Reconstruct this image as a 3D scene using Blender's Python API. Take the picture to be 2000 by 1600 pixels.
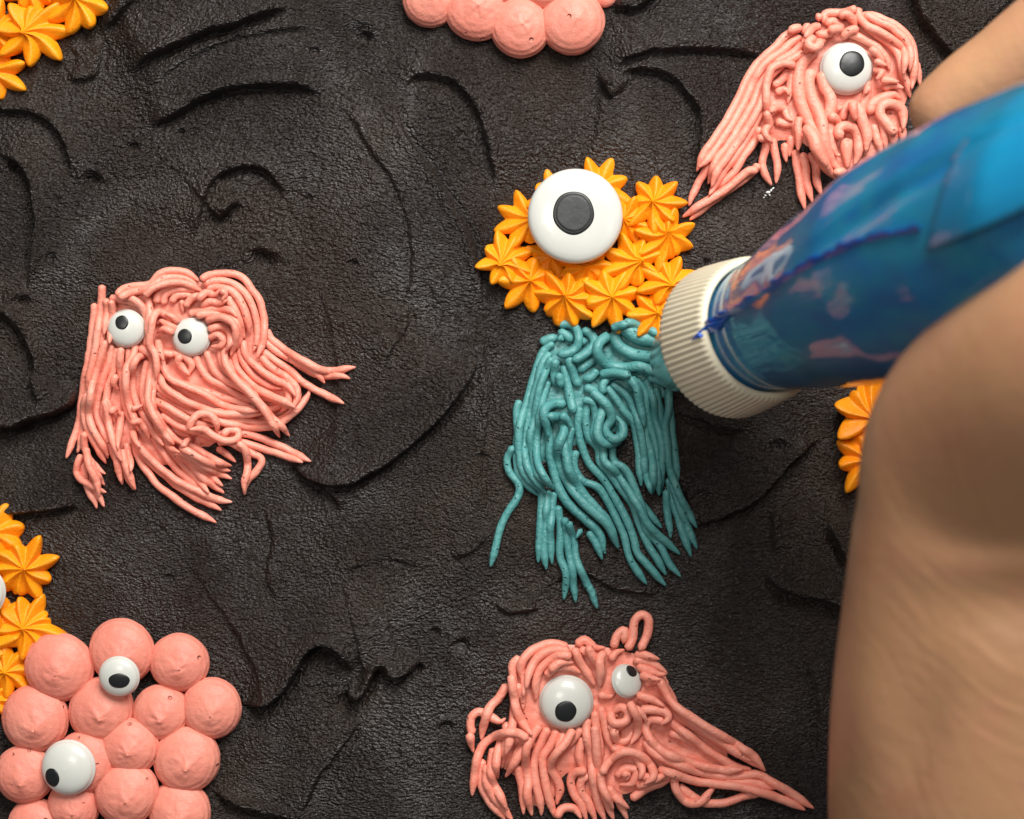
import bpy, bmesh, math, random
import numpy as np
from mathutils import Vector, Matrix
from mathutils.bvhtree import BVHTree

random.seed(7)
rng = np.random.default_rng(7)
for o in list(bpy.data.objects):
    bpy.data.objects.remove(o)
scene = bpy.context.scene
COL = scene.collection

# ------------------------------------------------------------------ camera
S = 0.0001            # metres per photograph pixel on the cake's top (0.1 mm)
CAM_H = 0.36          # the lens hangs 36 cm above the cake
cam_data = bpy.data.cameras.new('camera')
cam = bpy.data.objects.new('camera', cam_data)
COL.objects.link(cam)
cam.location = (0, 0, CAM_H)
cam.rotation_euler = (0, 0, 0)
cam_data.sensor_width = 36
cam_data.lens = 36 * CAM_H / (2000 * S)
cam_data.clip_start = 0.01
cam_data.clip_end = 10
cam_data.dof.use_dof = True
cam_data.dof.focus_distance = CAM_H - 0.006
cam_data.dof.aperture_fstop = 15
scene.camera = cam

# ------------------------------------------------------------------ light
world = bpy.data.worlds.new('World')
scene.world = world
world.use_nodes = True
bg = world.node_tree.nodes['Background']
bg.inputs['Color'].default_value = (0.92, 0.96, 1.0, 1)
bg.inputs['Strength'].default_value = 0.11

def area(name, loc, target, size, power, color):
    d = bpy.data.lights.new(name, 'AREA')
    d.shape = 'RECTANGLE'
    d.size, d.size_y = size
    d.energy = power
    d.color = color
    o = bpy.data.objects.new(name, d)
    COL.objects.link(o)
    o.location = loc
    o.rotation_euler = (Vector(target) - Vector(loc)).to_track_quat('-Z', 'Y').to_euler()
    return o

area('window_light', (0.12, 0.42, 0.46), (0, 0.01, 0), (0.40, 0.32), 6.4, (1.0, 0.97, 0.93))
area('ceiling_lamp', (-0.22, 0.12, 0.95), (0, 0, 0), (0.22, 0.22), 1.9, (1.0, 0.95, 0.87))

scene.view_settings.view_transform = 'Standard'
scene.view_settings.look = 'None'
scene.view_settings.exposure = 0.12
scene.view_settings.gamma = 1.0
scene.view_settings.use_curve_mapping = False
scene.render.engine = 'CYCLES'
scene.cycles.max_bounces = 6
scene.cycles.diffuse_bounces = 3
scene.cycles.glossy_bounces = 3
scene.cycles.transmission_bounces = 3

# ------------------------------------------------------------------ helpers
def P(px, py, z):
    """a point at height z (metres) seen at photograph pixel (px, py)"""
    k = S * (CAM_H - z) / CAM_H
    return Vector(((px - 1000) * k, (800 - py) * k, z))

def mesh_obj(name, verts, faces, mat, parent=None, origin=(0, 0, 0), smooth=True):
    me = bpy.data.meshes.new(name)
    o0 = np.asarray(origin, float)
    v = np.asarray(verts, float) - o0
    me.from_pydata(v.tolist(), [], faces if isinstance(faces, list) else faces.tolist())
    if smooth:
        me.polygons.foreach_set('use_smooth', [True] * len(me.polygons))
    me.update()
    ob = bpy.data.objects.new(name, me)
    COL.objects.link(ob)
    if mat:
        me.materials.append(mat)
    if parent is not None:
        ob.parent = parent
    else:
        ob.location = origin
    return ob

def thing(name, label, cat, loc, group=None):
    o = bpy.data.objects.new(name, None)
    o.empty_display_size = 0.01
    COL.objects.link(o)
    o.location = loc
    tag(o, label, cat, group)
    return o

def tag(o, label, cat, group=None):
    o['label'] = label
    o['category'] = cat
    if group:
        o['group'] = group
    return o

def smoothstep(a, b, x):
    t = np.clip((x - a) / (b - a), 0, 1)
    return t * t * (3 - 2 * t)

def blur(a, s):
    n = max(1, int(s * 3))
    k = np.exp(-0.5 * (np.arange(-n, n + 1) / s) ** 2)
    k /= k.sum()
    p = np.pad(a, n, mode='edge')
    p = np.apply_along_axis(lambda r: np.convolve(r, k, 'valid'), 0, p)
    return np.apply_along_axis(lambda r: np.convolve(r, k, 'valid'), 1, p)

def catmull(pts, step=4.0):
    p = np.asarray(pts, float)
    if len(p) == 2:
        p = np.array([p[0], (p[0] + p[1]) / 2, p[1]])
    q = np.vstack([2 * p[0] - p[1], p, 2 * p[-1] - p[-2]])
    out = []
    for i in range(1, len(q) - 2):
        a, b, c, d = q[i - 1], q[i], q[i + 1], q[i + 2]
        n = max(2, int(np.linalg.norm(c - b) / step))
        t = np.linspace(0, 1, n, endpoint=False)[:, None]
        out.append(0.5 * (2 * b + (c - a) * t + (2 * a - 5 * b + 4 * c - d) * t ** 2
                          + (3 * b - a - 3 * c + d) * t ** 3))
    out.append(p[-1:])
    return np.vstack(out)

def vnoise(x, y, seed=0):
    """smooth value noise, vectorised"""
    xi = np.floor(x).astype(np.int64); yi = np.floor(y).astype(np.int64)
    xf = x - xi; yf = y - yi
    u = xf * xf * (3 - 2 * xf); v = yf * yf * (3 - 2 * yf)
    def h(a, b):
        n = (a * 374761393 + b * 668265263 + seed * 974711) & 0x7fffffff
        n = ((n ^ (n >> 13)) * 1274126177) & 0x7fffffff
        return ((n ^ (n >> 16)) & 0xffff) / 65535.0
    return ((h(xi, yi) * (1 - u) + h(xi + 1, yi) * u) * (1 - v)
            + (h(xi, yi + 1) * (1 - u) + h(xi + 1, yi + 1) * u) * v) * 2 - 1

# ------------------------------------------------------------------ materials
def new_mat(name):
    m = bpy.data.materials.new(name)
    m.use_nodes = True
    nt = m.node_tree
    return m, nt, nt.nodes['Principled BSDF'], nt.links

def node(nt, kind, **kw):
    n = nt.nodes.new(kind)
    for k, v in kw.items():
        if k in n.inputs:
            n.inputs[k].default_value = v
        else:
            setattr(n, k, v)
    return n

def ramp(nt, fac, stops):
    r = nt.nodes.new('ShaderNodeValToRGB')
    e = r.color_ramp.elements
    while len(e) < len(stops):
        e.new(0.5)
    for el, (p, c) in zip(e, stops):
        el.position = p
        el.color = tuple(c) + (1,) if len(c) == 3 else c
    nt.links.new(fac, r.inputs[0])
    return r

def cream_mat(name, cols, rough=0.5, pit=0.6, bump=0.55, psel=0.72, cell=420, sss=0.10, sub=(1.0, 0.35, 0.2), scale=0.0010, grain=1500, spec=0.4):
    """piped buttercream: mottled colour, fine grain, small burst air bubbles"""
    m, nt, bs, L = new_mat(name)
    tc = node(nt, 'ShaderNodeTexCoord')
    n1 = node(nt, 'ShaderNodeTexNoise', Scale=140.0, Detail=3.0, Roughness=0.6)
    L.new(tc.outputs['Object'], n1.inputs['Vector'])
    r1 = ramp(nt, n1.outputs['Fac'], [(0.3, cols[0]), (0.7, cols[1])])
    n2 = node(nt, 'ShaderNodeTexNoise', Scale=float(grain), Detail=3.0, Roughness=0.65)
    L.new(tc.outputs['Object'], n2.inputs['Vector'])
    v = node(nt, 'ShaderNodeTexVoronoi', Scale=float(cell), Randomness=1.0)
    L.new(tc.outputs['Object'], v.inputs['Vector'])
    pr = ramp(nt, v.outputs['Distance'], [(0.06, (0, 0, 0)), (0.15, (1, 1, 1))])
    # only some of the cells hold a bubble
    sel = node(nt, 'ShaderNodeMath', operation='GREATER_THAN')
    sep = node(nt, 'ShaderNodeSeparateColor')
    L.new(v.outputs['Color'], sep.inputs[0])
    L.new(sep.outputs[0], sel.inputs[0]); sel.inputs[1].default_value = psel
    inv = node(nt, 'ShaderNodeMath', operation='SUBTRACT'); inv.inputs[0].default_value = 1.0
    L.new(pr.outputs[0], inv.inputs[1])
    hole = node(nt, 'ShaderNodeMath', operation='MULTIPLY')
    L.new(inv.outputs[0], hole.inputs[0]); L.new(sel.outputs[0], hole.inputs[1])
    hsum = node(nt, 'ShaderNodeMath', operation='MULTIPLY_ADD')
    L.new(hole.outputs[0], hsum.inputs[0]); hsum.inputs[1].default_value = -pit * 1.6
    L.new(n2.outputs['Fac'], hsum.inputs[2])
    b = node(nt, 'ShaderNodeBump', Strength=bump, Distance=0.0003)
    L.new(hsum.outputs[0], b.inputs['Height'])
    L.new(b.outputs[0], bs.inputs['Normal'])
    L.new(r1.outputs[0], bs.inputs['Base Color'])
    bs.inputs['Roughness'].default_value = rough
    bs.inputs['Specular IOR Level'].default_value = spec
    bs.inputs['Subsurface Weight'].default_value = sss
    bs.inputs['Subsurface Radius'].default_value = sub
    bs.inputs['Subsurface Scale'].default_value = scale
    return m

M_PINK = cream_mat('pink_buttercream', [(0.89, 0.265, 0.185), (0.93, 0.37, 0.275)], rough=0.44, pit=1.3, spec=0.5, bump=0.85, grain=1050, psel=0.6, cell=450)
M_KISS = cream_mat('pink_kiss_buttercream', [(0.73, 0.225, 0.165), (0.78, 0.285, 0.21)], rough=0.5, pit=1.8, grain=520, bump=0.85, psel=0.62, cell=300)
M_ORANGE = cream_mat('orange_buttercream', [(0.95, 0.265, 0.003), (0.97, 0.355, 0.007)], rough=0.42, pit=0.1,
                     sub=(1.0, 0.45, 0.05), scale=0.0012, sss=0.15)
M_TEAL = cream_mat('teal_buttercream', [(0.060, 0.245, 0.245), (0.110, 0.345, 0.335)], rough=0.4, pit=1.5, bump=1.0, psel=0.4, grain=1100, cell=520, sss=0.0, spec=0.5)

def frosting_mat():
    m, nt, bs, L = new_mat('chocolate_frosting')
    tc = node(nt, 'ShaderNodeTexCoord')
    big = node(nt, 'ShaderNodeTexNoise', Scale=22.0, Detail=4.0, Roughness=0.6)
    L.new(tc.outputs['Object'], big.inputs['Vector'])
    col = ramp(nt, big.outputs['Fac'], [(0.28, (0.0105, 0.0062, 0.0048)), (0.48, (0.0140, 0.0088, 0.0066)), (0.72, (0.027, 0.0155, 0.0092))])
    L.new(col.outputs[0], bs.inputs['Base Color'])
    # dragged, slightly stretched grain
    warp = node(nt, 'ShaderNodeTexNoise', Scale=16.0, Detail=1.0)
    L.new(tc.outputs['Object'], warp.inputs['Vector'])
    wv = node(nt, 'ShaderNodeVectorMath', operation='MULTIPLY_ADD')
    L.new(warp.outputs['Color'], wv.inputs[0]); wv.inputs[1].default_value = (0.02, 0.02, 0)
    L.new(tc.outputs['Object'], wv.inputs[2])
    mp = node(nt, 'ShaderNodeMapping'); mp.inputs['Scale'].default_value = (0.75, 1.15, 1.0)
    L.new(wv.outputs[0], mp.inputs['Vector'])
    g = node(nt, 'ShaderNodeTexNoise', Scale=1900.0, Detail=2.0, Roughness=0.5)
    L.new(mp.outputs[0], g.inputs['Vector'])
    g2 = node(nt, 'ShaderNodeTexNoise', Scale=700.0, Detail=2.0)
    L.new(mp.outputs[0], g2.inputs['Vector'])
    add = node(nt, 'ShaderNodeMath', operation='MULTIPLY_ADD'); add.inputs[1].default_value = 0.45
    L.new(g2.outputs['Fac'], add.inputs[0]); L.new(g.outputs['Fac'], add.inputs[2])
    b = node(nt, 'ShaderNodeBump', Strength=1.0, Distance=0.0013)
    L.new(add.outputs[0], b.inputs['Height'])
    # some strokes are smoothed by the spatula, others are left open-grained
    pm = node(nt, 'ShaderNodeTexNoise', Scale=34.0, Detail=3.0, Distortion=1.2)
    L.new(tc.outputs['Object'], pm.inputs['Vector'])
    ps = ramp(nt, pm.outputs['Fac'], [(0.34, (0.62,) * 3), (0.6, (1.0,) * 3)])
    L.new(ps.outputs[0], b.inputs['Strength'])
    L.new(b.outputs[0], bs.inputs['Normal'])
    rr = ramp(nt, big.outputs['Fac'], [(0.3, (0.32,) * 3), (0.7, (0.42,) * 3)])
    L.new(rr.outputs[0], bs.inputs['Roughness'])
    bs.inputs['Specular IOR Level'].default_value = 0.5
    return m
M_CHOC = frosting_mat()

def plain(name, col, rough, spec=0.5, coat=0.0, bump=None, sss=0.0, var=None):
    m, nt, bs, L = new_mat(name)
    bs.inputs['Base Color'].default_value = tuple(col) + (1,)
    bs.inputs['Roughness'].default_value = rough
    bs.inputs['Specular IOR Level'].default_value = spec
    bs.inputs['Coat Weight'].default_value = coat
    bs.inputs['Coat Roughness'].default_value = 0.05
    if sss:
        bs.inputs['Subsurface Weight'].default_value = sss
        bs.inputs['Subsurface Radius'].default_value = (1, 0.8, 0.6)
        bs.inputs['Subsurface Scale'].default_value = 0.001
    tc = node(nt, 'ShaderNodeTexCoord')
    if var:
        n = node(nt, 'ShaderNodeTexNoise', Scale=var[0], Detail=3.0)
        L.new(tc.outputs['Object'], n.inputs['Vector'])
        r = ramp(nt, n.outputs['Fac'], [(0.3, col), (0.7, var[1])])
        L.new(r.outputs[0], bs.inputs['Base Color'])
    if bump:
        n = node(nt, 'ShaderNodeTexNoise', Scale=bump[0], Detail=3.0)
        L.new(tc.outputs['Object'], n.inputs['Vector'])
        b = node(nt, 'ShaderNodeBump', Strength=bump[2], Distance=bump[1])
        L.new(n.outputs['Fac'], b.inputs['Height'])
        L.new(b.outputs[0], bs.inputs['Normal'])
    return m
M_WHITE = plain('white_candy', (0.60, 0.61, 0.56), 0.30, 0.45, coat=0.2, bump=(160, 0.0002, 0.25), var=(120.0, (0.64, 0.65, 0.605)))
M_BLACK = plain('black_candy', (0.012, 0.014, 0.014), 0.36, 0.5, bump=(500, 0.0002, 0.3))
M_GREY = plain('charcoal_candy', (0.034, 0.036, 0.036), 0.5, 0.4, bump=(500, 0.0003, 0.5), var=(400.0, (0.05, 0.052, 0.052)))
M_RING = plain('cream_plastic', (0.74, 0.67, 0.49), 0.42, 0.45, bump=(700, 0.0001, 0.25), var=(70.0, (0.78, 0.72, 0.55)))
M_METAL = plain('steel', (0.6, 0.6, 0.6), 0.25)
M_METAL.node_tree.nodes['Principled BSDF'].inputs['Metallic'].default_value = 1.0
M_CRUMB = plain('sugar', (0.75, 0.76, 0.75), 0.5)

# ------------------------------------------------------------------ chocolate frosting (the cake's top)
GX0, GX1, GY0, GY1, GD = -280, 2280, -260, 1860, 3.2
gx = np.arange(GX0, GX1 + GD, GD)
gy = np.arange(GY0, GY1 + GD, GD)
XX, YY = np.meshgrid(gx, gy)

def L_(s):
    return [tuple(float(v) for v in w.split(',')) for w in s.split()]

# spatula edges: points run so that the higher side lies on the left hand; height and falloff in photo pixels
RIDGES = [
    ("285,255 300,247 350,225 400,195 450,178 520,170 580,170 640,188", 15, 120),
    ("640,188 690,235 720,290 760,345 785,400 800,460 805,520 800,560 788,620", 5, 60),
    ("783,185 800,160 830,147 870,155 905,180 930,220 950,280 962,340 960,370", 10, 70),
    ("945,610 940,545 930,490 910,440 885,400 850,340 820,300 790,260 776,215 783,185", 10, 60),
    ("560,905 600,935 640,950 680,948 720,930 770,900 830,850 870,810 920,740 942,690", 14, 130),
    ("745,720 770,680 795,640 802,590", 6, 50),
    ("385,470 392,420 405,380 430,345 480,328 520,335 545,365 555,395", 11, 60),
    ("245,155 300,118 360,92 420,68 470,55 530,32 580,15", 15, 90),
    ("290,180 340,140 400,105 460,80 520,70 580,60 645,60", 6, 40),
    ("200,70 240,35 285,-5 330,-40", 10, 80),
    ("128,152 150,160 190,150 200,110 203,72", 9, 50),
    ("-50,215 0,218 60,225 100,245 125,280 138,320 140,360", 10, 70),
    ("-20,296 30,320 55,350 65,400 68,450 60,520 55,575", 12, 80),
    ("1188,148 1220,120 1280,103 1350,98 1450,100 1510,118", 11, 80),
    ("1190,147 1230,140 1280,140 1320,160 1355,200 1368,230 1365,290 1345,350", 10, 80),
    ("1160,100 1172,170 1166,240 1150,310", 5, 60),
    ("1765,-40 1785,10 1800,40 1830,80 1860,115 1890,140", 13, 90),
    ("-40,600 10,618 40,650 60,700 66,760 90,800", 12, 40),
    ("-40,842 0,838 30,835 60,822 100,812 140,792 150,740", 24, 110),
    ("-40,1008 0,1006 60,1002 110,996 165,985", 12, 80),
    ("560,905 612,945 650,970 668,1005", 9, 60),
    ("462,1378 520,1380 555,1354 580,1312 605,1272 635,1264 665,1284 688,1322", 20, 70),
    ("688,1322 678,1356 700,1368 722,1340 738,1310 770,1326 812,1306 826,1285", 17, 40),
    ("508,985 530,1050 518,1120 545,1190", 5, 90),
    ("400,1540 460,1576 500,1588 560,1602 620,1620", 11, 70),
    ("580,1605 605,1560 622,1520 682,1440 705,1398", 7, 60),
    ("1340,1035 1370,1026 1430,1006 1470,986 1500,960 1530,925 1565,890 1612,852", 13, 90),
    ("1505,990 1510,1050 1516,1085", 8, 50),
    ("1486,1118 1520,1150 1560,1164 1600,1171 1650,1188 1720,1200", 14, 80),
    ("1612,1020 1635,1068 1655,1105", 12, 40),
    ("965,1040 940,930 955,800 948,700 945,610", 7, 90),
    ("420,432 445,412 470,394", 14, 30),
    ("0,1420 20,1480 20,1560", 8, 60),
    ("1300,800 1350,815 1400,835 1470,840", 9, 40),
    ("1170,150 1182,178 1200,198", 12, 30),
    ("1580,1280 1600,1400 1590,1500", 6, 50),
    ("880,1090 920,1080 960,1040", 6, 40),
    ("960,1180 1000,1200 1060,1190", 6, 40),
    ("1060,1150 1130,1120 1200,1150 1300,1170", 6, 60),
    ("660,1130 740,1090 840,1110", 3, 60),
    ("1190,10 1230,22 1270,5 1300,-20", 12, 60),
    ("1390,60 1330,70 1280,50", 5, 40),
    ("560,1480 520,1440 470,1430", 4, 50),
]
PITS = [(355, 258, 7, 10), (182, 352, 14, 14), (520, 510, 22, 16), (505, 497, 14, 10), (700, 62, 20, 14), (712, 72, 12, 12),
        (262, 288, 10, 10), (425, 425, 16, 9), (600, 385, 8, 6), (100, 505, 10, 8), (1188, 180, 14, 9), (838, 235, 6, 5),
        (690, 515, 8, 8), (440, 520, 9, 7), (1380, 975, 18, 8), (1520, 875, 16, 9), (870, 1420, 10, 8), (745, 1308, 12, 14),
        (676, 1372, 16, 14), (815, 1305, 10, 10), (900, 1260, 14, 8), (850, 1236, 10, 8), (1240, 925, 6, 5), (940, 890, 9, 8),
        (615, 100, 8, 8), (1290, 450, 5, 7), (1382, 510, 6, 9), (45, 590, 14, 12), (30, 330, 14, 12), (330, 1130, 8, 6)]

Hp = np.zeros_like(XX)                       # height in photo pixels
wx = XX + 60 * vnoise(XX / 260, YY / 260, 3) + 9 * vnoise(XX / 34, YY / 34, 13) + 3.0 * vnoise(XX / 9, YY / 9, 23)
wy = YY + 60 * vnoise(XX / 260, YY / 260, 4) + 9 * vnoise(XX / 34, YY / 34, 14) + 3.0 * vnoise(XX / 9, YY / 9, 24)
Hp += 15 * vnoise(wx / 260, wy / 260, 5) + 2.5 * vnoise(wx / 130, wy / 130, 6) + 0.5 * vnoise(wx / 42, wy / 42, 7)
sw_r = np.hypot(wx - 560, wy - 560); sw_a = np.arctan2(wy - 560, wx - 560)
Hp += 1.3 * vnoise(sw_r / 26, sw_a * 2.2 + sw_r / 300, 8) + 0.7 * vnoise(sw_r / 11, sw_a * 3.5, 10)
jx = XX + 2.2 * vnoise(XX / 26, YY / 26, 31) + 1.2 * vnoise(XX / 8, YY / 8, 33)
jy = YY + 2.2 * vnoise(XX / 26, YY / 26, 32) + 1.2 * vnoise(XX / 8, YY / 8, 34)

def ridge(pts, h, w):
    p = catmull(L_(pts), 10.0)
    m = 3.2 * w + 30
    ix = np.where((gx > p[:, 0].min() - m) & (gx < p[:, 0].max() + m))[0]
    iy = np.where((gy > p[:, 1].min() - m) & (gy < p[:, 1].max() + m))[0]
    if len(ix) == 0 or len(iy) == 0:
        return
    sl = (slice(iy[0], iy[-1] + 1), slice(ix[0], ix[-1] + 1))
    X, Y = jx[sl], jy[sl]
    best = np.full(X.shape, 1e9); sd = np.zeros(X.shape); tt = np.zeros(X.shape)
    n = len(p) - 1
    for i in range(n):
        a, b = p[i], p[i + 1]
        d = b - a
        l2 = d @ d + 1e-9
        t = np.clip(((X - a[0]) * d[0] + (Y - a[1]) * d[1]) / l2, 0, 1)
        dx, dy = X - a[0] - t * d[0], Y - a[1] - t * d[1]
        q = dx * dx + dy * dy
        k = q < best
        best[k] = q[k]
        side = d[1] * dx - d[0] * dy            # image y points down: > 0 on the left hand
        sd[k] = np.sign(side[k]); tt[k] = ((i + t) / n)[k]
    d = np.sqrt(best) * np.where(sd == 0, 1, sd)
    fade = smoothstep(0, 0.2, tt) * smoothstep(1.0, 0.8, tt)
    nz = 1 + 0.45 * vnoise(tt * 9 + h, tt * 0 + w, 9) * np.exp(-np.abs(d) / 12)
    up = np.exp(-np.clip(d, 0, None) / w) * smoothstep(-2.0, 2.5, d)
    lip = np.exp(-((d - 9) / 9.0) ** 2) * 0.25
    low = -0.35 * np.exp(-((d + 5) / 6.0) ** 2) - 0.12 * np.exp(np.clip(d, None, 0) / (0.6 * w)) * (d < 0)
    Hp[sl] += h * fade * (up + (lip + low) * nz)

for r in RIDGES:
    ridge(r[0], r[1] * (1.65 if r[1] > 9 else 1.3), r[2] * 2.1)
for (x, y, r, dep) in PITS:
    q = ((jx - x) / r) ** 2 + ((jy - y) / (r * 0.75)) ** 2
    Hp -= 1.2 * dep * np.exp(-q * 1.1)
    Hp += 0.5 * dep * np.exp(-((np.sqrt(q) - 1.7) / 0.5) ** 2) * (YY < y)
# dragged grain that is large enough to be real relief
Hp += 0.4 * vnoise(wx / 14, wy / 11, 41) + 0.5 * vnoise(wx / 7, wy / 6, 42)
Hp -= 8.0

def frost_h(x, y):
    fx = np.clip((np.asarray(x, float) - GX0) / GD, 0, len(gx) - 1.001)
    fy = np.clip((np.asarray(y, float) - GY0) / GD, 0, len(gy) - 1.001)
    i, j = fx.astype(int), fy.astype(int)
    u, v = fx - i, fy - j
    return ((Hp[j, i] * (1 - u) + Hp[j, i + 1] * u) * (1 - v) + (Hp[j + 1, i] * (1 - u) + Hp[j + 1, i + 1] * u) * v)

def build_frosting():
    # the cake goes on beyond the detailed part as a plain coarse border
    ex = np.array([50, 150, 400, 900, 1800])
    X = np.concatenate([GX0 - ex[::-1], gx, gx[-1] + ex]); Y = np.concatenate([GY0 - ex[::-1], gy, gy[-1] + ex])
    XE, YE = np.meshgrid(X, Y)
    HE = np.pad(Hp, len(ex), mode='edge')
    out = np.maximum(np.maximum(GX0 - XE, XE - gx[-1]), np.maximum(GY0 - YE, YE - gy[-1]))
    HE = HE * smoothstep(200, 0, out) - 8 * smoothstep(0, 200, out)
    ny, nx = XE.shape
    v = np.column_stack([(XE.ravel() - 1000) * S, (800 - YE.ravel()) * S, HE.ravel() * S])
    idx = np.arange(nx * ny).reshape(ny, nx)
    f = np.column_stack([idx[1:, :-1].ravel(), idx[1:, 1:].ravel(), idx[:-1, 1:].ravel(), idx[:-1, :-1].ravel()])
    me = bpy.data.meshes.new('chocolate_frosting')
    me.vertices.add(len(v)); me.vertices.foreach_set('co', v.ravel())
    me.loops.add(f.size); me.loops.foreach_set('vertex_index', f.ravel())
    me.polygons.add(len(f))
    me.polygons.foreach_set('loop_start', np.arange(0, f.size, 4))
    me.polygons.foreach_set('loop_total', np.full(len(f), 4))
    me.polygons.foreach_set('use_smooth', np.ones(len(f), bool))
    me.update(calc_edges=True)
    ob = bpy.data.objects.new('chocolate_frosting', me)
    COL.objects.link(ob)
    me.materials.append(M_CHOC)
    ob['kind'] = 'structure'
    return ob
build_frosting()

# ------------------------------------------------------------------ piped strands
def poly_mask(poly, X, Y):
    ins = np.zeros(X.shape, bool)
    n = len(poly)
    for i in range(n):
        x0, y0 = poly[i]; x1, y1 = poly[(i + 1) % n]
        c = ((y0 > Y) != (y1 > Y)) & (X < (x1 - x0) * (Y - y0) / (y1 - y0 + 1e-9) + x0)
        ins ^= c
    return ins

def tube(pts3, rad, nside=10, seed=0):
    """tube of varying radius along 3D points, closed at both ends"""
    p = np.asarray(pts3)
    t = np.gradient(p, axis=0)
    t /= np.linalg.norm(t, axis=1)[:, None] + 1e-12
    up = np.array([0, 0, 1.0])
    s = np.cross(t, up)
    ln = np.linalg.norm(s, axis=1)
    s[ln < 1e-4] = (1, 0, 0)
    s /= np.linalg.norm(s, axis=1)[:, None]
    b = np.cross(s, t)
    n = len(p)
    a = np.linspace(0, 2 * np.pi, nside, endpoint=False)
    r = np.random.default_rng(seed)
    wob = 1 + (0.016 if seed is not None else 0.0) * r.standard_normal((n, nside))
    V = (p[:, None, :] + (rad[:, None] * wob)[:, :, None] * (np.cos(a)[None, :, None] * s[:, None, :]
                                                         + np.sin(a)[None, :, None] * b[:, None, :])).reshape(-1, 3)
    F = []
    for i in range(n - 1):
        for k in range(nside):
            k2 = (k + 1) % nside
            F.append((i * nside + k, i * nside + k2, (i + 1) * nside + k2, (i + 1) * nside + k))
    F.append(tuple(range(nside - 1, -1, -1)))
    F.append(tuple(range((n - 1) * nside, n * nside)))
    return V, F

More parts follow.
